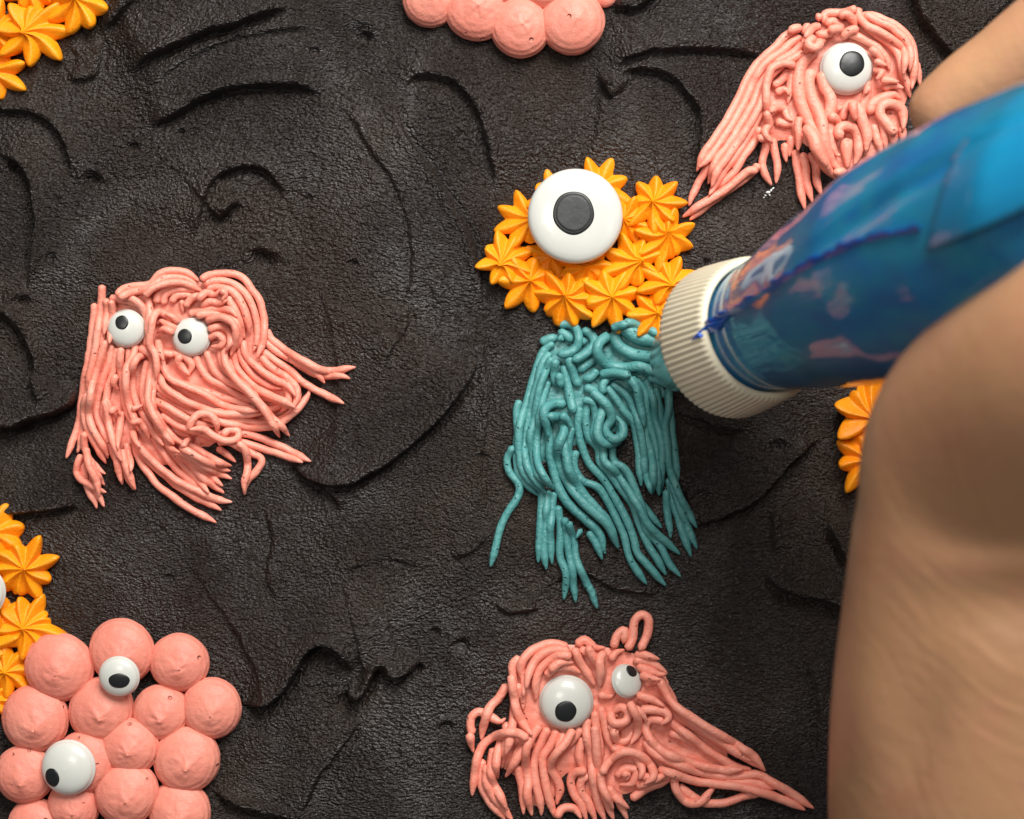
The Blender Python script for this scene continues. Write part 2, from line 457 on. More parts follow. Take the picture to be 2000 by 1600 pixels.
class Shag:
    """a heap of piped strands laid one after the other on top of what is already there"""
    def __init__(self, name, label, cat, origin, scale, bbox, mound, mound_h, mat, r, base_xy, group=None, sink=0.0, zcap=62):
        self.o, self.k, self.mat, self.r = np.array(origin, float), scale, mat, r
        self.x0, self.y0, x1, y1 = bbox
        self.g = 2.0
        self.gx = np.arange(self.x0, x1, self.g); self.gy = np.arange(self.y0, y1, self.g)
        X, Y = np.meshgrid(self.gx, self.gy)
        self.H = frost_h(X, Y)
        self.zcap = zcap
        self.base = P(base_xy[0], base_xy[1], 0)
        self.root = thing(name, label, cat, self.base, group)
        self.n = 0
        if mound:
            poly = [tuple(self.o + np.array(q) * scale) for q in L_(mound)]
            m = blur(poly_mask(poly, X, Y).astype(float), 7)
            hm = mound_h * smoothstep(0.12, 0.95, m) + 2.2 * vnoise(X / 12, Y / 12, 77) * smoothstep(0.3, 0.8, m)
            mh = np.where(m > 0.1, self.H * 0 + hm + blur(self.H, 6) - 3, -99)
            self.mound_mesh(X, Y, mh, m)
            self.H = np.maximum(self.H, mh)

    def mound_mesh(self, X, Y, mh, m):
        st = 2
        X, Y, mh, m = X[::st, ::st], Y[::st, ::st], mh[::st, ::st], m[::st, ::st]
        keep = m > 0.1
        ny, nx = X.shape
        idx = -np.ones(X.shape, int)
        cells = []
        verts = []
        for j in range(ny - 1):
            for i in range(nx - 1):
                if keep[j, i] and keep[j, i + 1] and keep[j + 1, i] and keep[j + 1, i + 1]:
                    c = []
                    for (jj, ii) in ((j + 1, i), (j + 1, i + 1), (j, i + 1), (j, i)):
                        if idx[jj, ii] < 0:
                            idx[jj, ii] = len(verts)
                            z = mh[jj, ii] * S
                            verts.append(P(X[jj, ii], Y[jj, ii], z))
                        c.append(int(idx[jj, ii]))
                    cells.append(tuple(c))
        mesh_obj('frosting_base', [tuple(v) for v in verts], cells, self.mat, self.root, self.base)

    def sample(self, x, y):
        i = np.clip(((x - self.x0) / self.g).astype(int), 0, len(self.gx) - 1)
        j = np.clip(((y - self.y0) / self.g).astype(int), 0, len(self.gy) - 1)
        return self.H[j, i]

    def strand(self, pts, r=None, blunt=False):
        r = self.r if r is None else r
        q = self.o + np.array(pts) * self.k
        p = catmull(q, max(3.0, r * 0.42))
        n = len(p)
        if n < 4:
            p = catmull(q, 1.5); n = len(p)
        p = p + np.column_stack([0.10 * r * vnoise(np.arange(n) * 0.22 + self.n * 9.1, np.full(n, self.n * 1.7), 51),
                                 0.10 * r * vnoise(np.arange(n) * 0.22 + self.n * 5.3, np.full(n, self.n * 2.9), 52)])
        t = np.gradient(p, axis=0); t /= np.linalg.norm(t, axis=1)[:, None] + 1e-9
        nrm = np.column_stack([-t[:, 1], t[:, 0]])
        h = self.sample(p[:, 0], p[:, 1])
        for s in (-0.4, 0.4):
            h = np.maximum(h, self.sample(p[:, 0] + nrm[:, 0] * s * r, p[:, 1] + nrm[:, 1] * s * r) - 0.15 * r)
        h = np.minimum(h, self.zcap)
        # bridge over what lies below, then soften
        w = 3
        hp = np.pad(h, w, mode='edge')
        hm = np.max([hp[i:i + n] for i in range(2 * w + 1)], axis=0)
        h = 0.6 * hm + 0.4 * h
        k = np.exp(-0.5 * (np.arange(-4, 5) / 2.2) ** 2); k /= k.sum()
        h = np.convolve(np.pad(h, 4, mode='edge'), k, 'valid')
        z = h + 0.84 * r
        # radius: slight swelling, rounded start, pointed end
        u = np.arange(n) / max(1, n - 1)
        ln = np.sum(np.linalg.norm(np.diff(p, axis=0), axis=1))
        rad = r * (1 + 0.09 * vnoise(np.arange(n) * 0.16 + self.n * 3.7, np.full(n, 0.5 + self.n), 61))
        s0 = np.clip(u * ln / (0.7 * r), 0, 1); s1 = np.clip((1 - u) * ln / ((1.0 if blunt else 3.2) * r), 0, 1)
        rad *= np.sqrt(np.clip(1 - (1 - s0) ** 2, 0.05, 1)) * (0.16 + 0.84 * s1 ** 0.72)
        # stamp
        for (x, y), zz, rr in zip(p, z, rad):
            R = 0.62 * rr
            i0, i1 = int((x - R - self.x0) / self.g), int((x + R - self.x0) / self.g) + 1
            j0, j1 = int((y - R - self.y0) / self.g), int((y + R - self.y0) / self.g) + 1
            i0, j0 = max(i0, 0), max(j0, 0)
            if i1 <= i0 or j1 <= j0:
                continue
            sub = self.H[j0:j1, i0:i1]
            np.maximum(sub, zz + 0.78 * rr, out=sub)
        Z = z * S
        kk = S * (CAM_H - Z) / CAM_H
        P3 = np.column_stack([(p[:, 0] - 1000) * kk, (800 - p[:, 1]) * kk, Z])
        V, F = tube(P3, rad * S, 10, self.n)
        mesh_obj('strand', V, F, self.mat, self.root, self.base)
        self.n += 1

    def lay(self, text, r=None, blunt=False):
        for line in text.strip().splitlines():
            line = line.strip()
            if not line:
                continue
            rr = r
            if '|' in line:
                line, q = line.split('|')
                rr = float(q)
            self.strand(L_(line), rr, blunt)

# ------------------------------------------------------------------ pink two-eyed shaggy monster (left)
A = Shag('shaggy_frosting_monster', 'coral pink shaggy frosting monster with two equal eyes, left of the teal beard', 'frosting monster',
         (100, 500), 0.34368, (90, 490, 740, 1050),
         "330,260 420,220 560,180 700,120 840,160 1000,130 1110,190 1180,330 1190,520 1290,640 1400,720 1390,820 1280,920 1120,940 1010,1000 960,1060 800,1090 760,1160 640,1190 560,1170 480,1130 400,1130 380,1060 330,1040 290,1100 220,1080 200,1000 210,880 230,760 250,600 270,420",
         9, M_PINK, 7.5, (370, 790), 'shaggy pink frosting monsters')
A.lay("""
248,270 232,420 212,580 190,700 172,820 158,930 135,1020 85,1150
290,400 282,480 262,560 236,660 214,760 196,860 182,960 168,1060 150,1120
290,165 287,230 280,330 262,450 245,560 222,660 203,760
320,480 300,560 270,660 240,760 225,880 230,960 260,1050 300,1110 325,1150
345,500 330,600 300,680 275,760 255,860 265,930 300,1010 340,1090 385,1190 405,1300
380,520 360,620 345,680 320,760 310,860 320,940 345,1030 375,1120 420,1220 470,1330
310,480 285,560 255,660 228,760 205,850
205,780 185,850 190,940 230,1030 265,1090 310,1180
240,700 222,800 214,900 235,980 280,1060 325,1140
185,1000 190,1080 220,1160 265,1210 310,1240
175,1140 190,1250 215,1340 245,1390 258,1435
225,1170 235,1250 250,1320 285,1390 300,1430
175,1130 150,1180 145,1230 170,1270 220,1300 280,1330 312,1345
215,1150 250,1230 280,1270 305,1305
195,1090 215,1190 260,1290 275,1370
400,1100 420,1180 450,1260 480,1330
430,1060 440,1130 455,1190 450,1230
360,1080 370,1150 385,1230 400,1290
470,950 470,1020 480,1100 510,1180 560,1240 600,1300 680,1360 760,1420 850,1470 940,1515
480,1050 520,1130 580,1190 650,1250 720,1310 820,1370 900,1410 968,1448
560,1000 620,1090 700,1200 780,1270 850,1330 905,1370
500,1080 560,1150 640,1220 720,1280 820,1330 930,1380 1030,1400
540,880 600,980 650,1060 700,1130 750,1190 800,1240 850,1290 900,1350
720,1130 780,1170 860,1260 930,1310 985,1350
725,1120 800,1170 880,1230 940,1280 975,1308
730,1110 800,1150 880,1200 960,1240 1027,1268
735,1090 810,1130 900,1180 970,1210 1022,1222
750,1060 830,1100 910,1150 970,1180 1025,1195
600,850 700,900 800,960 900,1000 1000,1010 1100,1010 1200,1040 1300,1080 1400,1130 1478,1170
620,880 720,940 830,1000 960,1040 1080,1060 1180,1090 1280,1120 1430,1172
940,1060 1020,1060 1090,1100 1180,1140 1195,1180 1160,1230 1120,1270 1100,1310 1098,1360
1060,1060 1100,1100 1115,1170 1115,1230 1098,1290 1098,1345
580,800 700,860 820,910 950,930 1080,930 1200,950 1300,930 1380,860 1420,780
600,770 700,840 800,890 920,930 1040,960 1160,975 1260,968 1340,925 1410,860 1460,790 1465,760
590,720 680,800 780,850 900,880 1020,890 1120,890 1220,880 1300,850 1380,800 1400,730 1370,680
1180,600 1240,660 1310,720 1350,780 1340,850 1300,890
1190,570 1260,640 1340,690 1390,740 1400,800 1370,870
600,840 660,880 740,930 820,960
620,900 700,950 780,990 860,1010
590,820 680,870 780,930 860,960 940,970
640,960 720,1000 800,1030
660,1010 720,1050 780,1070
610,640 640,740 720,800 820,850 930,890 1050,900 1200,900
640,620 690,700 780,740 870,770 960,800 1060,830 1160,870
660,560 720,560 780,590 800,630 770,680
740,560 720,600 760,650 790,680
820,560 850,640 900,700 980,740 1060,790 1160,840
620,560 640,640 680,700 760,740 860,780 960,840 1060,870 1180,885
1060,500 1090,600 1150,680 1240,740 1310,755
1090,480 1110,570 1180,640 1270,700 1350,740 1390,800
1000,560 1040,680 1120,780 1200,860 1230,900
880,540 920,640 980,700 1060,740 1140,780 1240,810 1330,840 1400,870
1030,520 1050,620 1110,700 1180,760 1260,800 1340,835 1390,865
1380,600 1480,660 1560,680 1640,680 1700,698
1200,540 1280,600 1360,650 1420,710 1500,760 1580,800 1665,840
1210,480 1280,540 1370,590 1470,640 1520,680 1555,725
1220,420 1260,480 1340,540 1440,600 1530,645 1620,650 1730,632
960,500 970,600 1030,680 1100,740 1180,830 1240,900 1300,960 1355,1025
900,400 960,440 1000,500 985,560 1000,630 1060,710 1130,780 1200,860 1250,940 1298,1032
330,240 400,250 470,270 520,300
310,240 320,300 310,380 300,450
340,250 350,320 340,420 330,500
380,220 450,240 500,270 540,340 545,440 530,520
400,520 390,600 400,680 410,760 420,840 450,920 480,980
440,520 440,600 420,690 405,770
480,500 470,560 430,640 425,740 440,830 470,920 500,1000
540,230 560,300 550,400 560,480 550,540
700,560 620,560 600,640 585,720 575,800 590,880 640,960 690,1030 750,1070
550,590 530,660 520,740 522,800 545,860 590,930 620,1000 680,1090 730,1115
540,560 490,580 460,640 460,720 470,800 500,870 540,930 580,1000 640,1080
500,520 560,560 572,610 560,690 552,770 555,840 590,920 640,1000 700,1075
370,230 400,190 470,170 560,160 620,100 700,85 780,100 840,145
380,240 450,210 540,190 600,150 680,120 760,130 830,165
640,280 650,225 700,195 760,190 820,200
600,270 610,220 660,180 720,165
530,230 570,190 640,160 720,150 800,170 860,200
680,270 710,230 770,220 820,235
740,250 750,320
760,290 800,240 850,230 900,250
990,200 1040,260 1080,330 1110,410
1000,230 1050,320 1080,400 1100,470
880,180 960,180 1040,210 1090,290 1120,380 1130,450
860,160 930,140 1020,150 1090,200 1140,280 1168,380 1172,470 1150,545
850,140 900,110 1000,100 1080,120 1140,190 1190,270 1212,380 1205,480 1165,585
830,250 880,210 930,220 960,190
850,290 900,260 960,270 1000,250
960,190 990,220 970,255
780,330 850,310 930,300 1020,310 1060,350
820,340 900,330 1000,340 1050,380 1070,460 1060,530
880,370 960,350 1030,380 1050,440 1040,510 1020,570
890,420 960,400 1010,430 1020,490 990,545
890,470 940,450 980,480 960,515 905,515
690,380 660,340 610,320 580,350 570,420 560,500 590,560 600,640 592,700
730,380 680,340 640,330
720,420 660,390 620,370 600,390
700,440 640,415 600,440
600,480 620,540 640,600
780,990 800,940 840,900 900,900 940,950 940,1005
970,1025 1010,990 1062,1000 1055,1040 985,1050 920,1022 860,985 785,985
940,1090 1000,1130 1050,1172
740,1085 770,1050 800,1020
""")
A.lay("""
300,810 325,845 345,910 360,950
300,820 320,900 335,990 362,1080 402,1170
370,672 355,720 385,765
400,880 392,950 382,1040 380,1100
455,872 490,862 525,848
450,950 500,940 540,990 560,1040
460,990 480,1050 510,1090
330,890 370,870 400,905
""", 7.0)

# ------------------------------------------------------------------ pink one-eyed shaggy monster (upper right)
B = Shag('shaggy_frosting_monster', 'coral pink one-eyed shaggy frosting monster beside the fingertip, with strands streaming to lower left', 'frosting monster',
         (1300, 0), 0.28118, (1310, -10, 1830, 450),
         "1000,240 1100,150 1250,120 1400,130 1560,200 1680,320 1720,480 1690,620 1640,760 1640,900 1560,1040 1400,1150 1250,1230 1150,1180 1040,1060 960,960 800,980 720,940 640,900 560,960 470,1000 420,1040 500,860 590,660 680,500 820,320",
         9, M_PINK, 8.3, (1610, 240), 'shaggy pink frosting monsters')
B.lay("""
330,1110 280,1180 230,1270 190,1350 160,1430
900,1040 910,1140 930,1240 940,1340 970,1460
950,1060 970,1160 980,1260 1000,1340 1020,1410
1000,1060 1040,1150 1050,1260 1085,1360
830,990 830,1060 840,1130
870,940 870,1010 860,1090
680,880 700,960 690,1040 670,1130 690,1210 735,1290
740,960 760,1060 775,1160 765,1275
650,1140 600,1200 480,1290 360,1370 270,1440 165,1530
640,1190 580,1190 500,1250 400,1330 300,1390 220,1440 115,1510
660,880 610,990 550,1080 470,1200 390,1270 310,1340
700,660 650,800 590,920 520,1030 450,1130 390,1210 300,1355
920,210 830,250 760,330 690,390 620,460 560,560 510,670 450,780 400,870 340,960 270,1060 215,1190
940,250 870,300 790,370 700,430 640,510 590,610 540,720 480,830 420,930 350,1030 290,1110 225,1165
960,300 880,370 780,430 720,500 660,590 620,690 560,800 500,900 430,1010 350,1120 295,1280
960,360 880,410 800,460 720,540 690,640 640,760 580,870 500,990 430,1090 360,1180 320,1300
1400,560 1400,650 1370,740 1380,850 1400,950 1390,1080
1440,860 1460,950 1490,1030 1500,1090
1500,840 1520,950 1530,1050
1560,900 1580,980 1600,1040
1640,880 1650,960 1660,1030
1740,430 1755,520 1770,600
1640,420 1650,520 1680,590 1700,680
1350,110 1440,110 1540,150 1640,210 1710,310 1730,430 1722,540 1712,620
1380,100 1480,150 1580,200 1670,290 1702,390 1695,500
1380,180 1460,240 1560,310 1620,390 1640,480 1665,565
1260,230 1340,260 1420,300 1480,340 1530,410 1560,490
1420,330 1480,380 1520,440
1340,60 1340,110 1400,180 1480,220 1570,270 1650,340 1662,420 1652,520
640,940 670,960 720,960 740,1000
900,460 820,440 740,470 710,540 700,620 700,700 710,800 700,870
740,600 800,560 850,500 870,560 862,640 850,720
760,650 830,620 860,660
700,770 720,860 690,920 740,990
760,840 830,860 890,860 912,930 920,1050
730,780 760,750 820,760 850,820 890,840
930,810 920,880 930,960 920,1050
""")
B.lay("""
1080,500 1100,600 1150,700 1140,800 1130,900 1150,1000 1190,1090
1020,480 990,560 1010,660 1060,780 1090,900 1100,1010 1150,1120 1220,1190
1060,330 980,400 930,480 920,580 930,680 960,770 1000,860 1040,960 1070,1060 1110,1150 1180,1240
960,880 1020,950 1060,1050 1120,1160
1250,960 1260,1060 1265,1170
""", 12.5)
B.lay("""
1420,800 1430,730 1500,680 1580,660 1640,690
1500,610 1570,590 1650,615
1490,560 1560,560 1620,570
1130,800 1190,830 1220,900
1240,840 1230,780 1280,730 1340,760 1370,840 1402,940 1392,1060
1230,960 1200,920 1230,880 1300,890 1340,960 1342,1060 1312,1150
1600,935 1540,860 1490,800 1500,740 1560,720 1630,750 1652,820 1652,905
1190,770 1230,740
1450,420 1540,455
1440,480 1500,500 1460,560
1420,600 1380,660
1300,700 1310,790 1320,840
""", 10.5)
B.lay("""
1100,260 1060,300 1000,320 970,370
1180,220 1100,240 1040,230
1040,260 990,300 1040,335 1090,275
950,200 900,200 850,225
1330,60 1240,90 1140,90 1100,110 1112,175
1040,130 1095,110
1000,160 970,220 1005,235
1080,180 1020,200 970,260
1110,170 1160,150 1210,180 1240,212
1130,215 1190,200 1240,215
1200,110 1260,100 1310,150 1290,195
1340,200 1270,220 1220,275
1190,1080 1210,1080
1170,1200 1260,1190
""", 9.0, True)

# ------------------------------------------------------------------ pink long-tailed shaggy monster (bottom)
C_ = Shag('shaggy_frosting_monster', 'coral pink shaggy frosting monster with mismatched eyes and pointed tail, below the teal beard', 'frosting monster',
          (880, 1180), 0.37, (900, 1180, 1620, 1640),
          "340,300 460,220 620,220 760,230 880,240 1000,280 1120,340 1180,520 1300,640 1420,740 1480,820 1440,900 1280,880 1180,900 1080,930 960,990 880,1010 800,1050 720,1040 660,900 620,820 580,900 540,1050 420,1080 380,980 360,880 280,880 250,820 230,740 330,600 340,480",
          9, M_PINK, 8.9, (1140, 1400), 'shaggy pink frosting monsters')
C_.lay("""
170,820 160,920 180,1000 230,1070 290,1140
190,850 190,940 230,1020 280,1080 330,1150
230,760 215,850 220,930 260,1010 300,1090
280,720 250,780 240,860 250,920
290,620 300,700 280,800 270,870
340,520 330,620 310,720 290,800
350,850 370,930 380,1010 385,1110
420,660 380,740 340,800 300,850
440,720 360,800 290,915
470,640 430,700 400,770 395,850 410,930 405,1010 430,1120
520,650 480,720 450,790 440,870 450,950 470,1040 480,1120
690,650 640,720 580,780 555,850
600,680 570,760 560,820
560,660 530,740 490,800 490,890 510,980 530,1060 550,1130
650,660 600,740 550,800 530,860 560,920 578,980 560,1060
700,700 680,780 690,850 720,880
720,880 660,890 635,930 650,1000 690,1060 720,1150
740,900 690,930 690,990 730,1050 770,1150
560,1130 590,1080 650,1080 690,1135
950,1030 1030,975 1110,945 1180,912
980,960 1080,930 1160,915
1000,900 1080,920 1160,890
1080,780 1160,850 1230,880 1250,920
1150,680 1220,700 1300,760
1010,500 1080,520 1150,560 1220,610 1320,670 1430,740 1540,800 1630,850 1660,882
1020,420 1100,410 1160,480 1200,560 1280,630 1400,710 1520,790 1590,830
1100,400 1170,520 1260,590 1380,665 1500,735 1600,805 1655,870
1020,540 1120,590 1210,660 1300,730 1400,800 1500,855 1585,872
1200,960 1270,1010 1340,1050 1440,1050 1560,1010 1680,990
1180,900 1190,980 1240,1040 1310,1050 1360,1000 1400,960
1440,940 1560,940 1660,960 1730,975
1100,870 1180,900 1280,930 1400,950 1500,960 1620,990 1740,1025 1875,1088
1020,720 1080,790 1160,830 1260,870 1380,900 1500,910 1620,900 1700,940 1800,1000 1918,1080
1130,620 1060,610 1030,650 1060,720 1120,780 1200,815 1300,845 1420,875 1545,872
1000,560 1060,555 1130,570 1150,605 1110,640
940,540 1000,570 1040,620
980,480 1060,500 1130,540
""")
C_.lay("""
120,690 105,650 110,600 150,570 200,590 260,620 290,600
100,680 108,740 122,785
300,420 260,490 205,550 175,640 160,720
410,715 350,682 260,685 190,725 150,790 130,880 113,1015
370,280 330,320 330,370 350,430
350,420 380,500 380,560
620,230 560,210 480,220 400,270 370,330 390,400 385,485
630,250 560,240 490,260 440,310 412,370 402,450
640,275 580,270 520,300 470,350 450,420 452,510
320,370 330,470 350,560 390,640 435,695
500,380 560,335 630,335 690,365
520,350 580,310 650,310
720,600 720,700 740,800 750,900 770,1000 790,1080 820,1150
760,560 770,660 790,760 790,840
760,640 770,760 780,860 800,960 830,1060 862,1140
790,540 810,620 830,700 860,780
880,1000 900,1060 935,1140
830,960 870,1020 945,1080
790,880 800,960 830,1020 860,1085
660,220 710,190 760,230 820,230
680,240 740,260 790,270
650,230 680,300 720,360 765,430
720,220 760,290 800,350 800,430
820,250 790,290 790,370 790,440
780,480 840,490 870,470
840,300 870,260 920,240
830,650 890,650 940,620
840,560 860,625 920,620 938,575 900,545 862,570 885,595
860,660 880,720 930,720 960,670
940,520 985,600 985,680 950,740
850,760 900,770 970,800 1010,870 1000,930
800,900 830,840 900,785 980,790 1050,840 1072,910 1020,955
870,915 920,870 980,880 960,940 890,955
900,900 940,900 930,930
960,300 1020,300 1080,320 1145,365
980,330 1040,350 1100,370 1140,368
970,270 1030,270 1105,292
1000,370 1060,390 1110,400
""")
C_.lay("""
860,235 880,165 920,140 912,210
930,245 962,180 972,90 1010,58 1046,82 1040,160 1000,245
""", 9.0, True)

# ------------------------------------------------------------------ orange star monsters
def star_mesh(seed, n=8, tall=0.62, depth=0.33, twist=0.15):
    """one star piped with an open star tip: sharp ribs running up to a small peak; unit radius"""
    r_ = np.random.default_rng(seed)
    na = n * 16
    a = np.linspace(0, 2 * np.pi, na, endpoint=False)
    rib = 1 + 0.15 * r_.standard_normal(n)              # ribs of unequal reach
    ribh = 1 + 0.12 * r_.standard_normal(n)
    off = 0.10 * r_.standard_normal(n)
    prof = [(-0.25, 0.80), (0.0, 0.90), (0.12, 0.985), (0.23, 1.0), (0.31, 0.95), (0.37, 0.84), (0.42, 0.68), (0.46, 0.50), (0.51, 0.33),
            (0.58, 0.19), (0.68, 0.09), (0.76, 0.03)]
    V = []
    lean = 0.12 * r_.standard_normal(2)
    for (z, r) in prof:
        t = max(0.0, z) / 0.76
        tw = twist * (1 - r)
        ph = a / (2 * np.pi) * n
        k = np.round(ph).astype(int) % n
        fr = np.abs(ph - np.round(ph)) * 2                # 0 on the rib, 1 in the valley
        fr = fr + off[k] * fr * (1 - fr)
        rib_len = 1 - (1 - rib[k]) * (1 - fr)
        cr = np.clip((1 - np.sqrt(fr * fr + 0.045)) / 0.788, 0, 1)
        shape = 1 - depth * (1.0 - cr ** 1.05)
        rad = r * shape * rib_len
        zz = z - 0.0 + (0.25 * cr ** 1.6 * ribh[k] - 0.11) * np.clip(r, 0, 1) * (1 if z > 0.2 else 0.0)
        zz = zz * tall / 0.76
        V += list(np.column_stack([rad * np.cos(a + tw) + lean[0] * t * t, rad * np.sin(a + tw) + lean[1] * t * t, zz + 0 * a]))
    V.append((lean[0], lean[1], tall * 1.06))
    F = []
    m = len(prof)
    for i in range(m - 1):
        for j in range(na):
            j2 = (j + 1) % na
            F.append((i * na + j, i * na + j2, (i + 1) * na + j2, (i + 1) * na + j))
    top = len(V) - 1
    for j in range(na):
        F.append(((m - 1) * na + j, (m - 1) * na + (j + 1) % na, top))
    return np.array(V), F

STAR_VAR = [star_mesh(s, n=nn, twist=tw) for s, nn, tw in ((1, 8, 0.1), (2, 8, -0.15), (3, 9, 0.25), (4, 8, 0.0), (5, 7, 0.12), (6, 8, 0.35), (7, 8, 0.2), (8, 9, -0.2), (9, 8, 0.1), (10, 7, 0.3), (11, 8, -0.05))]

def star_monster(name, label, stars, group='orange star frosting monsters', base_xy=None):
    cx, cy = base_xy or (np.mean([s[0] for s in stars]), np.mean([s[1] for s in stars]))
    base = P(cx, cy, 0)
    root = thing(name, label, 'frosting monster', base, group)
    for i, s in enumerate(stars):
        x, y, r = s[:3]
        hz = s[3] if len(s) > 3 else 1.0
        V, F = STAR_VAR[(i * 5 + int(x)) % len(STAR_VAR)]
        ang = random.uniform(0, 6.28)
        c, sn = math.cos(ang), math.sin(ang)
        zb = float(frost_h(x, y)) + (random.uniform(-2, 7) if len(s) <= 3 else 0)
        zt = (zb + 0.62 * r * hz) * S
        ctr = P(x, y, zt * 0.7)
        tx, ty = random.uniform(-0.22, 0.22), random.uniform(-0.22, 0.22)
        W = np.column_stack([V[:, 0] * c - V[:, 1] * sn, V[:, 0] * sn + V[:, 1] * c, V[:, 2] * hz])
        W[:, 2] += W[:, 0] * tx + W[:, 1] * ty
        W = W * r * 1.0 * S + np.array([ctr.x, ctr.y, (zb + 3) * S])
        mesh_obj('piped_star', W, F, M_ORANGE, root, base)
    return root

k1 = lambda x, y, r, *h: (900 + x * .25, 280 + y * .25, r * .25) + h
star_monster('star_frosting_monster', 'bright orange monster of piped frosting stars above the teal beard, with one huge eye', [
    k1(700, 880, 200, 0.62), k1(900, 620, 215, 0.60), k1(760, 400, 230, 0.62), k1(1080, 350, 255, 0.66), k1(500, 600, 235, 0.8),
    k1(975, 960, 235, 0.7), k1(1310, 610, 200, 0.85), k1(355, 890, 222), k1(1525, 455, 225), k1(1610, 755, 220),
    k1(530, 1080, 240), k1(1330, 935, 230), k1(1615, 1075, 220), k1(835, 1235, 255), k1(1170, 1205, 250), k1(1545, 1330, 235)],
    base_xy=(1125, 500))
star_monster('star_frosting_monster', 'bright orange cluster of piped stars cut off by the top left corner', [
    (62, -30, 62), (-20, 60, 62), (150, 2, 68), (-12, 138, 58), (62, 54, 68)])
star_monster('star_frosting_monster', 'bright orange cluster of piped stars at the left edge, touching the pink frosting balls', [
    (-62, 1120, 60, .7), (-60, 1195, 60, .7), (-12, 1048, 64), (2, 1215, 56, .7), (-30, 1265, 55), (37, 1116, 70), (49, 1226, 66), (-22, 1372, 46), (10, 1312, 54)])
star_monster('star_frosting_monster', 'bright orange cluster of piped stars half hidden beneath the hand', [
    (1735, 950, 62), (1790, 850, 70), (1702, 893, 74), (1706, 800, 78), (1800, 780, 66)])

# ------------------------------------------------------------------ teal beard
T = Shag('frosting_beard', 'teal stringy frosting beard hanging below the orange star monster', 'frosting beard',
         (900, 600), 0.38748, (930, 600, 1400, 1220),
         "470,130 560,110 640,140 700,190 760,130 860,110 960,160 1020,260 1040,420 980,540 900,580 820,600 760,640 700,680 620,690 540,700 500,780 430,800 370,760 335,700 325,600 350,440 410,280",
         7, M_TEAL, 7.8, (1150, 860), zcap=58)
T.lay("""
300,470 280,520 285,620 280,720 290,830 340,900 390,950
265,700 235,760 245,830 290,890 290,950 240,1030 200,1110 175,1210 150,1310
410,920 405,1020 400,1120 395,1200 390,1290
440,920 430,1030 425,1130 420,1230 430,1325
470,930 460,1030 450,1130 455,1220 460,1295
490,1000 500,1080 500,1160 500,1260 530,1350 520,1475
520,1060 530,1140 540,1220 560,1320 570,1410 580,1490
540,1080 570,1180 580,1270 620,1360 660,1440 690,1520
470,180 420,220 390,280 360,380 330,480 300,580 290,680 300,780 330,850 400,930
450,230 410,290 380,400 350,520 330,620 320,720 340,820 390,890 430,940
460,250 420,340 390,440 370,560 350,660 360,760 390,850 450,910
440,370 410,480 390,600 380,700 390,790 430,870 470,920
640,1130 680,1190 715,1275
980,400 1000,500 1020,600 1030,700 1020,850
930,360 970,460 980,560 1010,660 1015,760 1005,945
880,360 930,430 940,540 970,650 990,740 990,850 1000,950
860,350 900,430 910,520 930,640 960,740 970,830 968,940
730,400 780,460 820,520 870,580 890,680 900,790 910,905
760,380 830,440 870,510 900,600 920,720 930,830 962,945
720,440 715,390 760,350 830,350 880,400 905,500 925,600
1045,860 1070,980 1100,1080 1130,1170 1160,1260
1035,920 1040,1020 1050,1090 1060,1165
1060,880 1100,1000 1140,1100 1190,1220
1040,430 1060,560 1070,660 1085,780 1095,880
1050,400 1050,500 1030,600 1040,700 1050,800 1080,890 1110,960 1150,1040 1190,1112
580,720 570,800 610,870 690,910 740,980 780,1060 820,1150 850,1260 890,1330 938,1398
600,500 590,600 610,700 650,790 720,870 770,950 830,1060 870,1160 890,1240 950,1310 1035,1405
700,650 760,700 770,770 815,820 860,880 890,960 950,1040 1012,1115
640,470 630,560 640,650 690,710 700,780 750,840 810,920 870,1010 900,1100 940,1190 990,1270 1035,1350
760,780 830,820 880,920 920,1030 935,1120 1000,1200 1050,1290 1110,1360
610,470 660,480 680,560 672,650 715,705 725,775 785,835 845,925 905,1020 940,1090 1020,1170 1105,1245
""")
T.lay("""
560,600 540,680 540,760 555,840
430,560 445,660 450,750 470,840 500,930 560,1010 640,1080 700,1140 728,1245
510,640 530,740 550,830 600,920 660,990 720,1050 780,1140
530,490 470,485 420,520 430,590 445,660
440,550 500,560 520,620 500,680 490,750 510,830 560,920 620,990 690,1050 750,1110 795,1218
500,540 540,570 560,610
610,1120 580,1165
620,400 680,430 720,490 700,560 690,640 730,690 790,670 805,610 770,560
660,420 740,500 760,560 728,620 770,665 815,645 812,590 775,545
""", 9.2)
T.lay("""
880,310 980,340 1060,360
940,350 1030,380 1090,400
700,340 780,330 860,350
690,310 660,350 610,365
690,250 620,300 585,325
670,220 600,265 560,285
520,290 530,370 550,450 572,535
480,260 470,340 480,400
490,330 510,410
540,250 560,310 580,370 602,405
610,110 660,140 672,190 620,240 560,270
490,120 530,140 560,180
400,182 440,165 490,150
490,150 520,165
600,175 640,170
490,88 560,90 592,130 590,190 550,230 485,242
""", 9.0, True)
T.lay("""
750,140 700,180 690,240 740,290 830,305 900,300 1000,335|10
960,270 1030,290 1080,310|11
770,120 790,190 850,230 940,250 1040,250|12
800,95 860,130 920,155 1020,175|15
820,75 880,85 940,110 1000,140|9
760,110 800,95 850,80|9
""", None, True)

